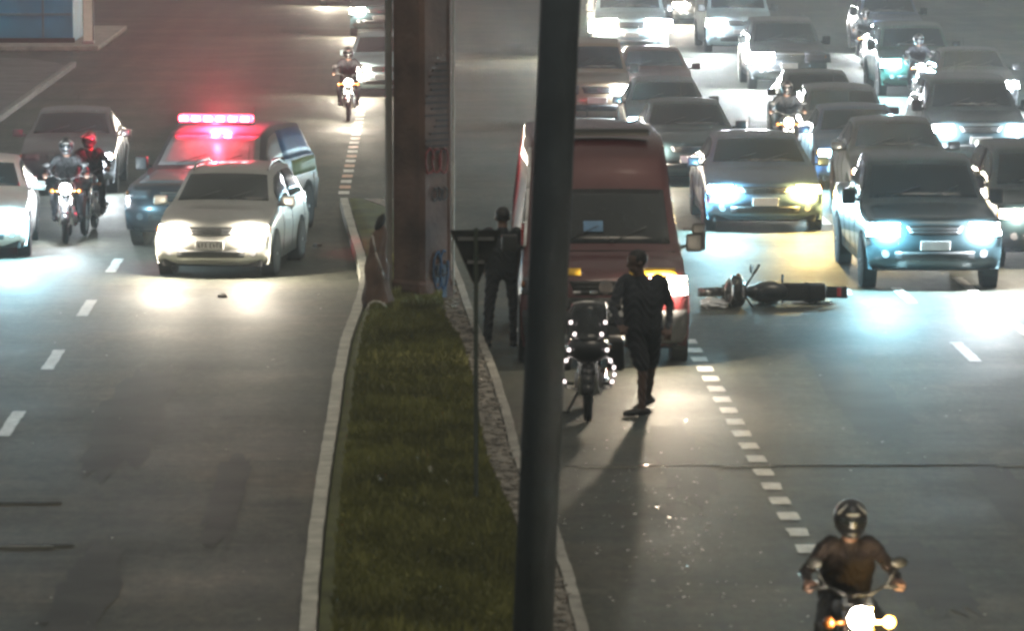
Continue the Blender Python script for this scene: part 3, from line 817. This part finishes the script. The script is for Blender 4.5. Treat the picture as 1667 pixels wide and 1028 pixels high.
def scribble(mt, x0, z0, w, h, n, seed, r=.010):
    rr = random.Random(seed); bm = bmesh.new()
    for k in range(n):
        pts = []
        cx = x0 + w * (k + .5) / n; 
        for i in range(14):
            a = i / 13 * PI * 1.8 + rr.uniform(0, .3) + k
            fx = cx + w / n * .62 * math.cos(a) ; fz = z0 + h * .5 * math.sin(a) + rr.uniform(-.02, .02) + h / 2
            fx = min(max(fx, .05), .35)
            pts.append(Vector((fx, -.372 + (fx - .04) * .97 - .012, fz)))
        tube(bm, pts, r, 5)
    return link('graffiti', bm, mt, pier)
RG = mat('spray_red', (.20, .035, .03), .7); BG = mat('spray_blue', (.03, .09, .20), .7); KG = mat('spray_grey', (.06, .06, .065), .7)
scribble(RG, .05, 1.86, .29, .34, 3, 1, .014); scribble(KG, .14, 1.50, .20, .16, 3, 2); scribble(KG, .14, .45, .2, .15, 3, 5)
scribble(BG, .16, .28, .18, .50, 2, 3, .016)
bm = bmesh.new(); a = Vector((.20, -.217 - .012, .28)); box(bm, (.255, -.165, .33), (.20, .012, .55), Matrix.Rotation(R(44), 3, 'Z')); link('painted_patch', bm, mat('paint_patch_blue', (.055, .085, .125), .8, var=.35, scale=5), pier)

# bundle leaned against the pier
bp = ground(619, 500, KZ)
bd = thing('cloth_bundle', 'brown cloth bundle standing against the left foot of the graffitied pier', 'bundle', (bp.x, bp.y, KZ))
bm = bmesh.new(); rows = []
for i in range(22):
    f = i / 21; z = f * 1.12; w = .16 * (1 - f) ** .6 + .035 + .015 * math.sin(f * 17); cx = -.02 - .05 * math.sin(f * 3.5) + .03 * f
    rows.append([bm.verts.new((cx + w * (1 + .16 * math.sin(5 * a + f * 4)) * math.cos(a), .18 * f + .7 * w * (1 + .2 * math.sin(4 * a - f * 7)) * math.sin(a), z)) for a in [2 * PI * k / 20 for k in range(20)]])
for a, b in zip(rows, rows[1:]):
    for k in range(20): bm.faces.new((a[k], a[(k + 1) % 20], b[(k + 1) % 20], b[k]))
bm.faces.new(rows[-1]); bm.faces.new(rows[0])
link('cloth', bm, mat('brown_cloth', (.13, .085, .065), .9, var=.35, scale=4), bd, True)
bm = bmesh.new(); ball(bm, (.0, .16, 1.12), (.06, .06, .13), 2, Matrix.Rotation(R(25), 3, 'Y')); link('dark_top', bm, mat('dark_cloth', (.025, .022, .022), .9), bd, True)
bm = bmesh.new(); tube(bm, [(-.10, -.16, .98), (-.06, -.17, .75), (.03, -.18, .5), (.05, -.2, .40)], .013, 6); link('cord', bm, mat('pale_cord', (.4, .36, .32), .7), bd, True)
bp = ground(615, 508, KZ)
bm = bmesh.new()
tube(bm, [(-.14, 0, .02), (-.12, 0, .10), (-.05, 0, .14), (.03, 0, .13), (.09, 0, .09), (.13, -.01, .02), (.17, 0, .06)], .017, 6)
tube(bm, [(-.13, -.02, .02), (0, -.05, .015), (.13, -.02, .02)], .014, 6)
o = link('broken_hoop', bm, mat('pale_scrap', (.42, .40, .34), .6), None, True); o.location = bp; tag(o, 'pale broken hoop of scrap lying at the foot of the cloth bundle', 'scrap')

# leaning street pole in the foreground
p0 = ground(862, 1172)
pole = thing('street_pole', 'thick dark grey steel pole leaning slightly right in front of the scene', 'pole', (p0.x, p0.y, KZ - .05))
pole.rotation_euler = (0, R(2.45), 0)
POLE = mat('pole_paint', (.060, .078, .095), .75, .0, var=.3, scale=1.5, bump=.15)
bm = bmesh.new(); cone(bm, (0, 0, 0), (0, 0, 9), .148, .142, 40); link('shaft', bm, POLE, pole, True)
bm = bmesh.new(); box(bm, (0, 0, .01), (.5, .5, .03), bev=.005)
for k in range(4): cone(bm, ((k % 2 - .5) * .38, (k // 2 - .5) * .38, 0), ((k % 2 - .5) * .38, (k // 2 - .5) * .38, .07), .02, .02, 6)
link('base_plate', bm, STEEL, pole)
bm = bmesh.new(); tube(bm, [(0, 0, 8.9), (.5, .1, 9.3), (1.6, .3, 9.45)], .05, 8); link('arm', bm, POLE, pole, True)
bm = bmesh.new(); box(bm, (1.9, .36, 9.44), (.7, .3, .12), bev=.04); link('lamp_head', bm, STEEL, pole)

p0 = ground(775, 820, KZ)
sg_ = thing('give_way_sign', 'triangular road sign seen from its dark back on a thin post in the grass', 'road sign', (p0.x, p0.y, KZ))
bm = bmesh.new(); tube(bm, [(0, 0, 0), (0, 0, 2.62)], .023, 10); link('post', bm, mat('post_green_grey', (.07, .085, .07), .6, .3), sg_)
bm = bmesh.new()
tri = [(-.245, 2.60), (.245, 2.60), (.03, 2.10), (-.03, 2.10)]
vs = [bm.verts.new((x, .03, z)) for x, z in tri]; vf = [bm.verts.new((x, .036, z)) for x, z in tri]
bm.faces.new(vs); bm.faces.new(vf)
for k in range(4): bm.faces.new((vs[k], vs[(k + 1) % 4], vf[(k + 1) % 4], vf[k]))
pn = link('sign_plate', bm, mat('sign_back', (.035, .038, .038), .5, .4, var=.4, scale=9), sg_)
bm = bmesh.new(); box(bm, (0, -.0, 2.52), (.34, .02, .03)); box(bm, (0, -.0, 2.3), (.16, .02, .03)); link('clamp', bm, STEEL, pn)

# blue booth and pale pillar far left
BLUE = mat('booth_blue', (.02, .26, .46), .5, var=.25, scale=.8)
bt = thing('blue_booth', 'blue panelled roadside booth on a pale kerbed island at upper left', 'booth', (-14.6, 136.0, .15))
bm = bmesh.new(); box(bm, (0, 2.2, 1.6), (9.6, 4.2, 3.2), bev=.03); link('wall', bm, BLUE, bt)
bm = bmesh.new()
for k in range(5): box(bm, (-3.9 + k * 1.95, .08, 1.62), (.06, .06, 3.0))
box(bm, (0, .07, .85), (9.5, .05, .07)); link('panel_seam', bm, mat('booth_trim', (.06, .20, .30), .5), bt)
bm = bmesh.new(); box(bm, (0, .05, .07), (9.7, .10, .14)); link('plinth', bm, UNDER, bt)
bm = bmesh.new(); box(bm, (0, 2.2, 3.26), (10.2, 4.8, .14), bev=.03); link('roof', bm, STEEL, bt)
bm = bmesh.new(); box(bm, (1.2, .05, 1.9), (1.8, .05, .9), bev=.01); link('window', bm, GLASS, bt)
for k in range(1):
    bm = bmesh.new(); box(bm, (-2.6, .055, 1.25), (.95, .05, 2.1), bev=.01); dd = link('door', bm, mat('booth_door', (.05, .17, .26), .45), bt)
    bm = bmesh.new(); box(bm, (-2.25, .02, 1.15), (.12, .03, .04)); link('handle', bm, STEEL, dd)
pp = ground(144, 71, .15)
tp = thing('pale_post', 'pale square post beside the blue booth at upper left', 'post', (pp.x, pp.y, .15))
bm = bmesh.new(); box(bm, (0, 0, 1.9), (.27, .27, 3.8), bev=.02); link('shaft', bm, mat('post_cream', (.9, .86, .78), .6, var=.1), tp)
bm = bmesh.new(); box(bm, (.0, 0, .05), (.36, .36, .1), bev=.02); link('foot', bm, STEEL, tp)
bm = bmesh.new(); box(bm, (.15, -.02, 1.9), (.03, .24, 3.7)); link('edge_strip', bm, BLACK, tp)

# ================================================================== vehicles
CY = (.42, .84, 1.0); CW = (.86, .95, 1.0); WM = (1.0, .88, .70); YE = (1.0, .70, .22)
silver = paint('paint_silver', (.34, .34, .32), .35, .5); white = paint('paint_white', (.62, .62, .60)); black = paint('paint_black', (.03, .032, .035))
grey = paint('paint_grey', (.06, .064, .068)); blueg = paint('paint_blue_grey', (.07, .11, .15)); beige = paint('paint_beige', (.22, .17, .12))
redp = paint('paint_fire_red', (.075, .011, .014), .4, .1); teal = paint('paint_dark_teal', (.02, .036, .042)); paleb = paint('paint_pale_blue', (.30, .40, .44)); wine = paint('paint_wine', (.09, .02, .02)); navy = paint('paint_navy', (.03, .05, .10))
G_L = 'cars and vans coming down the left carriageway'; G_R = 'cars queueing in the right carriageway'
# left carriageway
car('hatchback', 'silver five door hatchback with bright headlights in front of the police vehicle', 'car', 342, 455, 'hatch', 1.70, silver, H=1.53, L=4.1, yaw=R(-7.5),
    lamps=(WM, WM), power=1.5, estr=120, chars=True, group=G_L, rails=True, lampsize=1.1)
pol, ps = car('police_vehicle', 'dark police sport utility vehicle with glowing red light bar behind the silver hatchback', 'police vehicle', 300, 408, 'suv', 2.02, paint('paint_police_grey', (.035, .04, .05)), H=1.80, L=5.0, yaw=R(-12),
    lamps=(None, None), group=G_L, glassm=mat('paled_glass', (.16, .15, .15), .35))  # glass colour paled so the light bar's red glow shows on it
# paler bonnet, blue upper flank and pale green flank
link('bonnet_panel', ps.patch(ps.top, 4.2, 5.9, -.86, .86, 6, 12, .006), paint('paint_pale_grey', (.16, .17, .18)), pol, True)
link('flank_panel', ps.patch(lambda t, v: ps.side(t, v, 1), 8.2, 11.6, .32, .52, 8, 3, .007), mat('police_green', (.16, .19, .08), .5), pol, True)
link('rear_flank', ps.patch(lambda t, v: ps.side(t, v, 1), 7.8, 10.6, .04, .30, 8, 3, .009), mat('police_blue', (.03, .07, .16), .35), pol, True)
lb = bmesh.new(); zt = ps.H
bm = bmesh.new(); box(bm, (0, 2.05, zt + .05), (1.22, .26, .05), bev=.015); lbo = link('light_bar', bm, BLACK, pol)
bm = bmesh.new(); box(bm, (0, 2.05, zt + .13), (1.20, .24, .12), bev=.045)
link('lamp_dome', bm, mat('lit_red_dome', (.6, .02, .03), .3, var=0, emit=(1.0, .03, .07), estr=9, sampled=False), lbo, True)
bm = bmesh.new()
for k in range(6): box(bm, (-.5 + k * .2, 1.925, zt + .13), (.12, .012, .07), bev=.005)
link('led_module', bm, mat('lit_red_led', (.9, .3, .3), .3, var=0, emit=(1, .55, .55), estr=14, sampled=False), lbo)
for x, y, z, p_ in ((-.10, 2.27, .15, 900), (.10, 2.27, .15, 900), (0, 1.80, .07, 70)):
    d = bpy.data.lights.new('light_bar_glow', 'POINT'); d.energy = p_ * GS; d.color = (1, .03, .07); d.shadow_soft_size = .04
    o = bpy.data.objects.new('light_bar_glow', d); COL.objects.link(o); o.parent = lbo; o.location = (x, y, zt + z)
car('white_car', 'white car cut off by the left edge with glaring headlight', 'car', -48, 424, 'sedan', 1.74, white, lamps=(CW, CY), power=2.0, estr=200, group=G_L, lampsize=1.25, yaw=R(2))
car('grey_car', 'grey saloon with pale roof behind the motorcycle at far left', 'car', 108, 318, 'sedan', 1.74, grey, lamps=(None, CW), power=1.2, estr=130, group=G_L, lampsize=.9)
m1 = ground(107, 397)
motorcycle('motorcycle', 'small motorcycle with bright round headlight ridden left of the police vehicle', (m1.x, m1.y, 0), R(2), grey, lamp=CW, lampstr=160, power=1.2, group='motorcycles on the left carriageway')
dj = mat('jacket_dark', (.030, .034, .042), .85); dt_ = mat('trousers_dark', (.022, .024, .030), .85); skin = mat('skin_brown', (.20, .11, .075), .6, var=.08); shoe = mat('shoe_black', (.015, .015, .016), .6)
figure('person', 'motorcyclist in grey jacket and dark helmet riding at far left', rider_joints(), [mat('jacket_grey', (.025, .027, .03), .85), dt_, skin, shoe], (m1.x, m1.y, 0), R(2), helmet=mat('helmet_grey', (.03, .032, .035), .35), voxel=.012)
m2 = ground(138, 384)
motorcycle('motorcycle', 'wine red unlit motorcycle ridden just behind the bright one at far left', (m2.x, m2.y, 0), R(-3), wine, lamp=None, group='motorcycles on the left carriageway')
figure('person', 'motorcyclist in black jacket and black helmet beside the police vehicle', rider_joints(), [mat('jacket_black', (.008, .008, .009), .95), mat('trousers_black', (.008, .008, .009), .95), skin, shoe], (m2.x, m2.y, 0), R(-3), helmet=mat('helmet_black', (.015, .015, .017), .35), voxel=.012)
# far part of the left carriageway
for (px, py, lab) in ((567, 197, 'lone distant motorcycle left of the pier with headlight on'),):
    q = ground(px, py); motorcycle('motorcycle', lab, (q.x, q.y, 0), 0, black, lamp=WM, lampstr=140, power=1.5, group='motorcycles on the left carriageway')
    figure('person', 'rider in dark clothes on the ' + lab.split(' left')[0], rider_joints(), [dj, dt_, skin, shoe], (q.x, q.y, 0), 0, helmet=MATS['helmet_black'], voxel=.016)
car('pale_blue_car', 'pale blue car half hidden behind the left side of the pier', 'car', 624, 158, 'hatch', 1.72, paleb, lamps=(WM, None), power=1.5, estr=130, group=G_L)
car('distant_car', 'dark distant car at the top edge left of the pier', 'car', 618, 60, 'suv', 1.85, teal, lamps=(WM, None), power=1.5, estr=160, group=G_L)
car('distant_car', 'beige distant car just beyond the top edge left of the pier', 'car', 560, 10, 'sedan', 1.75, beige, lamps=(WM, WM), power=1.5, estr=100, group=G_L)

# fire service van
van, vs_ = car('fire_van', 'red fire service van with yellow stripe, stopped between the dark pole and the fallen motorcycle', 'van', 986, 600, 'van', 2.06, redp, H=2.68, lamps=(None, (1.0, .84, .62)), power=.8, beam=2.6, estr=170, group=None, trim=BLACK, lampsize=1.2)
link('yellow_stripe', vs_.patch(vs_.top, 3.55, 4.1, -.88, -.30, 2, 6, .010), mat('stripe_yellow', (.75, .45, .03), .4), van, True)
link('yellow_stripe', vs_.patch(vs_.top, 3.55, 4.1, .30, .88, 2, 6, .010), MATS['stripe_yellow'], van, True)
link('bumper', vs_.patch(vs_.top, .6, 1.95, -.97, .97, 5, 14, .03), mat('bumper_grey', (.035, .037, .042), .6), van, True)
bm = bmesh.new(); tube(bm, [vs_.side(t, .02, -1) + Vector((-.02, -.01, 0)) for t in (6.1, 6.5, 7.0, 7.5, 8.0)], .022, 6); link('reflective_strip', bm, mat('reflective_white', (.75, .75, .75), .3), van, True)
bm = bmesh.new()
for k in range(6): box(bm, vs_.side(6.3 + k * .16, .25, -1) + Vector((-.01, 0, 0)), (.03, .10, .10))
link('reflective_block', bm, mat('reflective_red', (.6, .05, .05), .3), van)
bm = bmesh.new(); box(bm, vs_.top(6.35, -.12) + Vector((0, -.02, .03)), (.24, .008, .15), Matrix.Rotation(R(-35), 3, 'X')); link('windscreen_patch', bm, mat('patch_blue', (.12, .25, .42), .6), van)  # flat blue rectangle set on the windscreen
bm = bmesh.new(); a = vs_.top(8, -.86); tube(bm, [a, a + Vector((0, 0, .42))], .012, 6); ball(bm, a + Vector((0, 0, .70)), (.045, .03, .30), 2); link('mast_light', bm, mat('mast_cream', (.55, .53, .48), .5), van, True)
bm = bmesh.new(); tube(bm, [vs_.top(5.95, u) + Vector((0, -.004, .002)) for u in (-.95, -.5, 0, .5, .95)], .010, 5); link('bonnet_seam', bm, UNDER, van)
link('grille_opening', vs_.patch(vs_.top, 2.05, 2.45, -.62, .62, 3, 10, .010), BLACK, van, True)
bm = bmesh.new(); lathe_x(bm, [(-.01, .085), (.01, .085)], 0, 0, 0, 20); bmesh.ops.rotate(bm, verts=bm.verts[:], matrix=Matrix.Rotation(PI / 2, 3, 'Z')); bmesh.ops.translate(bm, verts=bm.verts[:], vec=vs_.top(2.85, 0) + Vector((0, -.04, 0))); link('round_badge', bm, CHROME, van)
bm = bmesh.new(); box(bm, (0, 2.3, vs_.H + .04), (1.3, .25, .08), bev=.03); link('light_bar', bm, BLACK, van)
bm = bmesh.new()
for (x, z) in ((-.35, .93), (-.15, .93), (-.30, .80), (-.05, .78)): box(bm, (x, .00, z), (.10, .02, .035), bev=.006)
link('grille_badge', bm, CHROME, van)
bm = bmesh.new(); box(bm, (1.20, 1.14, 1.50), (.17, .12, .34), bev=.035); tube(bm, [(1.0, 1.1, 1.6), (1.2, 1.12, 1.6)], .015, 6); mo = link('large_mirror', bm, BLACK, van, True)
bm = bmesh.new(); box(bm, (1.17, 1.07, 1.44), (.06, .01, .07)); link('mirror_marker', bm, mat('marker_white', (.8, .85, .85), .3, emit=(.7, .9, 1), estr=2), mo)

# right carriageway
car('silver_sedan', 'silver saloon with one cyan and one yellow headlight behind the fallen motorcycle', 'car', 1246, 380, 'sedan', 1.92, blueg, H=1.50, L=4.6, lamps=(CY, YE), power=2.6, estr=170, group=G_R, lampsize=1.1)
car('dark_pickup', 'dark high riding pickup with glaring cyan headlights nearest on the right', 'pickup', 1522, 476, 'pickup', 1.92, teal, H=1.80, lamps=(CY, CW), power=2.2, estr=260, group=G_R, lampsize=1.25)
car('black_car', 'black car with warm headlight directly behind the dark pickup', 'car', 1473, 352, 'sedan', 1.80, black, lamps=(WM, CW), power=1.2, estr=170, group=G_R, H=1.55)
car('navy_car', 'dark blue car with cyan left headlight, third in the queue behind the dark pickup', 'car', 1410, 311, 'sedan', 1.78, navy, lamps=(CY, None), power=1.5, estr=150, group=G_R)
car('grey_car', 'grey car with only windscreen and roof showing, fourth behind the dark pickup', 'car', 1383, 273, 'hatch', 1.75, grey, lamps=(None, None), group=G_R)
car('olive_car', 'olive dark car with only a roof strip showing, fifth behind the dark pickup', 'car', 1342, 236, 'sedan', 1.75, teal, lamps=(None, None), group=G_R)
car('dark_suv', 'tall dark sport utility vehicle with one dazzling white headlight at upper middle right', 'car', 1285, 147, 'suv', 1.92, grey, lamps=(CW, None), power=2.5, estr=300, group=G_R, lampsize=1.4)
car('white_van', 'white fronted van at the top edge left of the tall dark sport utility vehicle', 'van', 1205, 86, 'van', 1.95, paleb, H=2.4, lamps=(CW, None), power=1.2, estr=120, group=G_R)
car('dark_green_car', 'dark green car immediately behind the silver saloon', 'car', 1126, 305, 'sedan', 1.80, teal, lamps=(WM, None), power=1.0, estr=60, group=G_R, H=1.5)
car('dark_car', 'dark car with cyan left headlight, second beyond the fire van', 'car', 1090, 252, 'sedan', 1.75, grey, lamps=(CY, None), power=2.0, estr=200, group=G_R)
car('wine_car', 'wine red car with white left headlight behind the dark car beyond the fire van', 'car', 1070, 185, 'sedan', 1.75, wine, lamps=(CW, None), power=1.6, estr=150, group=G_R)
car('minibus', 'white minibus with two dazzling headlights at the top edge right of the dark pole', 'minibus', 1028, 97, 'van', 2.1, paleb, H=2.7, lamps=(WM, CW), power=3.2, estr=300, group=G_R, lampsize=1.5)
car('teal_suv', 'dark teal sport utility vehicle with twin headlights at right edge behind the dark pickup', 'car', 1597, 281, 'suv', 1.90, teal, lamps=(CW, CW), power=2.0, estr=220, group=G_R, lampsize=1.1)
car('far_saloon', 'dark saloon with twin headlights higher up at the right edge', 'car', 1596, 186, 'sedan', 1.80, black, lamps=(WM, CW), power=2.0, estr=200, group=G_R, lampsize=1.15)
car('green_suv', 'dark green sport utility vehicle without headlights at upper right', 'car', 1498, 158, 'suv', 1.90, paint('paint_green', (.03, .07, .055)), lamps=(CY, CY), power=1.3, estr=70, group=G_R)
car('top_car', 'dark car touching the top edge at upper right', 'car', 1455, 88, 'suv', 1.85, navy, lamps=(CW, None), power=1.5, estr=200, group=G_R)
car('cream_van', 'cream van beyond the dark pole at the top of the lane next to it', 'van', 972, 214, 'suv', 1.55, beige, H=1.9, lamps=(None, CW), power=.9, estr=60, group=G_R)
car('edge_car', 'dark car just cut off by the right edge beside the dark pickup', 'car', 1725, 440, 'suv', 1.85, teal, lamps=(WM, WM), power=.5, estr=60, group=G_R)
car('top_edge_car', 'grey car cut off by the top edge above the white van', 'car', 1140, 40, 'sedan', 1.8, grey, lamps=(WM, CW), power=2.0, estr=160, group=G_R)
for (px, py, lab, pm, lc) in ((1500, 168, 'motorcycle with dazzling headlight in front of the dark green sport utility vehicle', black, CW), (1412, 112, 'motorcycle with bright headlight filtering beside the dark car touching the top edge', grey, CW), (1285, 272, 'motorcycle with small headlight filtering beside the navy car', wine, WM)):
    q = ground(px, py); motorcycle('motorcycle', lab, (q.x, q.y, 0), 0, pm, lamp=lc, lampstr=200 if lc == CW else 60, power=1.2, group='motorcycles filtering through the right queue')
    figure('person', 'rider in dark clothes on the ' + lab.split(' with')[0] + (' ' + lab.split('headlight ')[1]), rider_joints(), [dj, dt_, skin, shoe], (q.x, q.y, 0), 0, helmet=MATS['helmet_black'], voxel=.016)

# ================================================================== the accident
q = ground(957, 688)
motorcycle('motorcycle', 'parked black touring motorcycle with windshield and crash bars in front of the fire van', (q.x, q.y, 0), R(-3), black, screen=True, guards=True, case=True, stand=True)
# fallen motorcycle: lies on its side, front wheel to the right
q = ground(1176, 492)
fm = motorcycle('fallen_motorcycle', 'dark motorcycle lying on its side on the carriageway before the silver saloon', (q.x, q.y, .10), 0, black, lamp=None, screen=True)
fm.matrix_world = Matrix.Translation((q.x + .02, q.y + .25, .10)) @ Matrix.Rotation(R(-93), 4, 'Z') @ Matrix.Rotation(R(83), 4, 'Y')
q = ground(1366, 480)
crumple('fairing_fragment', 'white plastic fragment lying right of the fallen motorcycle', 'debris', (q.x, q.y, 0), (.14, .30, .06), WHITEP, 2)
q = ground(1164, 499)
crumple('fairing_fragment', 'white crumpled panel lying between van headlight and fallen motorcycle', 'debris', (q.x, q.y, 0), (.19, .35, .07), WHITEP, 3)
q = ground(516, 402)
crumple('litter', 'small dark scrap on the left carriageway beside the median kerb', 'litter', (q.x, q.y, 0), (.07, .1, .04), mat('scrap_dark', (.12, .10, .09), .7), 4)
q = ground(362, 484)
crumple('litter', 'tiny dark scrap on the asphalt in front of the silver hatchback', 'litter', (q.x, q.y, 0), (.07, .1, .03), MATS['scrap_dark'], 5)

# people standing
q = ground(1046, 678)
JP = dict(pelvis=(0, .02, .98), chest=(.0, .0, 1.30), neck=(-.02, -.01, 1.52), head=(-.06, -.02, 1.68), sh=((-.20, -.02, 1.47), (.20, .02, 1.47)),
    el=((-.30, -.12, 1.20), (.27, .05, 1.18)), wr=((-.24, -.32, 1.02), (.24, -.14, .98)), palm=((.3, -1, -.2), (-.1, -.6, -1)), curl=.7,
    hip=((-.09, .02, .94), (.09, .02, .94)), kn=((-.0, .0, .53), (.10, .26, .54)), an=((-.01, .0, .095), (.08, .62, .12)), toe=((-1, -.25, 0), (-.6, -.4, -.25)), sleeve=1, shorts=1)
figure('person', 'person in dark top and shorts standing between the parked motorcycle and the van headlight', JP, [dj, dt_, mat('skin_dark', (.10, .06, .045), .6), shoe], (q.x, q.y, 0), 0, hair=mat('hair_black', (.012, .010, .010), .6), look=Vector((-1, -.45, -.15))).scale = (1.14, 1.1, 1.03)
q = ground(818, 567)
JQ = dict(pelvis=(0, .0, .98), chest=(.0, .01, 1.28), neck=(.0, .0, 1.50), head=(.0, .03, 1.65), sh=((-.21, .0, 1.45), (.21, .0, 1.45)),
    el=((-.30, -.03, 1.18), (.30, -.03, 1.18)), wr=((-.22, .16, 1.02), (.22, .16, 1.02)), palm=((.4, .6, -.5), (-.4, .6, -.5)), curl=.7,
    hip=((-.10, .0, .94), (.10, .0, .94)), kn=((-.15, -.02, .52), (.13, .02, .52)), an=((-.17, .02, .095), (.13, .05, .095)), toe=((-.3, 1, 0), (.2, 1, 0)), sleeve=1)
figure('person', 'person in dark uniform standing back to camera between the sign post and the thick pole', JQ, [mat('uniform_dark', (.018, .022, .028), .85), MATS['trousers_dark'], skin, shoe], (q.x, q.y, 0), 0, hair=MATS['hair_black'], look=Vector((0, 1, -.1))).scale = (1.12, 1.1, 1.0)

# rider coming out of the bottom of the frame
q = ground(1403, 1206)
motorcycle('motorcycle', 'motorcycle with white headlight and amber indicator coming out of the bottom right', (q.x, q.y, 0), R(2), black, lamp=WM, lampstr=260, power=.16, amber=YE)
figure('person', 'helmeted rider in maroon brown jacket at bottom right', rider_joints(), [mat('jacket_maroon', (.020, .013, .013), .85), dt_, skin, shoe], (q.x, q.y, 0), R(2), helmet=MATS['helmet_black'], voxel=.0075)

# ================================================================== air
bm = bmesh.new(); box(bm, (0, 95, 4.6), (120, 250, 11.6))
m = bpy.data.materials.new('haze'); m.use_nodes = True; nt = m.node_tree
for n_ in list(nt.nodes):
    if n_.type == 'BSDF_PRINCIPLED': nt.nodes.remove(n_)
pv = nt.nodes.new('ShaderNodeVolumePrincipled'); pv.inputs['Color'].default_value = (.84, .94, 1, 1); pv.inputs['Density'].default_value = HAZE; pv.inputs['Anisotropy'].default_value = .2
nt.links.new(pv.outputs[0], nt.nodes['Material Output'].inputs['Volume'])
o = link('haze', bm, m); tag(o, 'thin night haze glowing round the headlights', 'haze', kind='stuff')
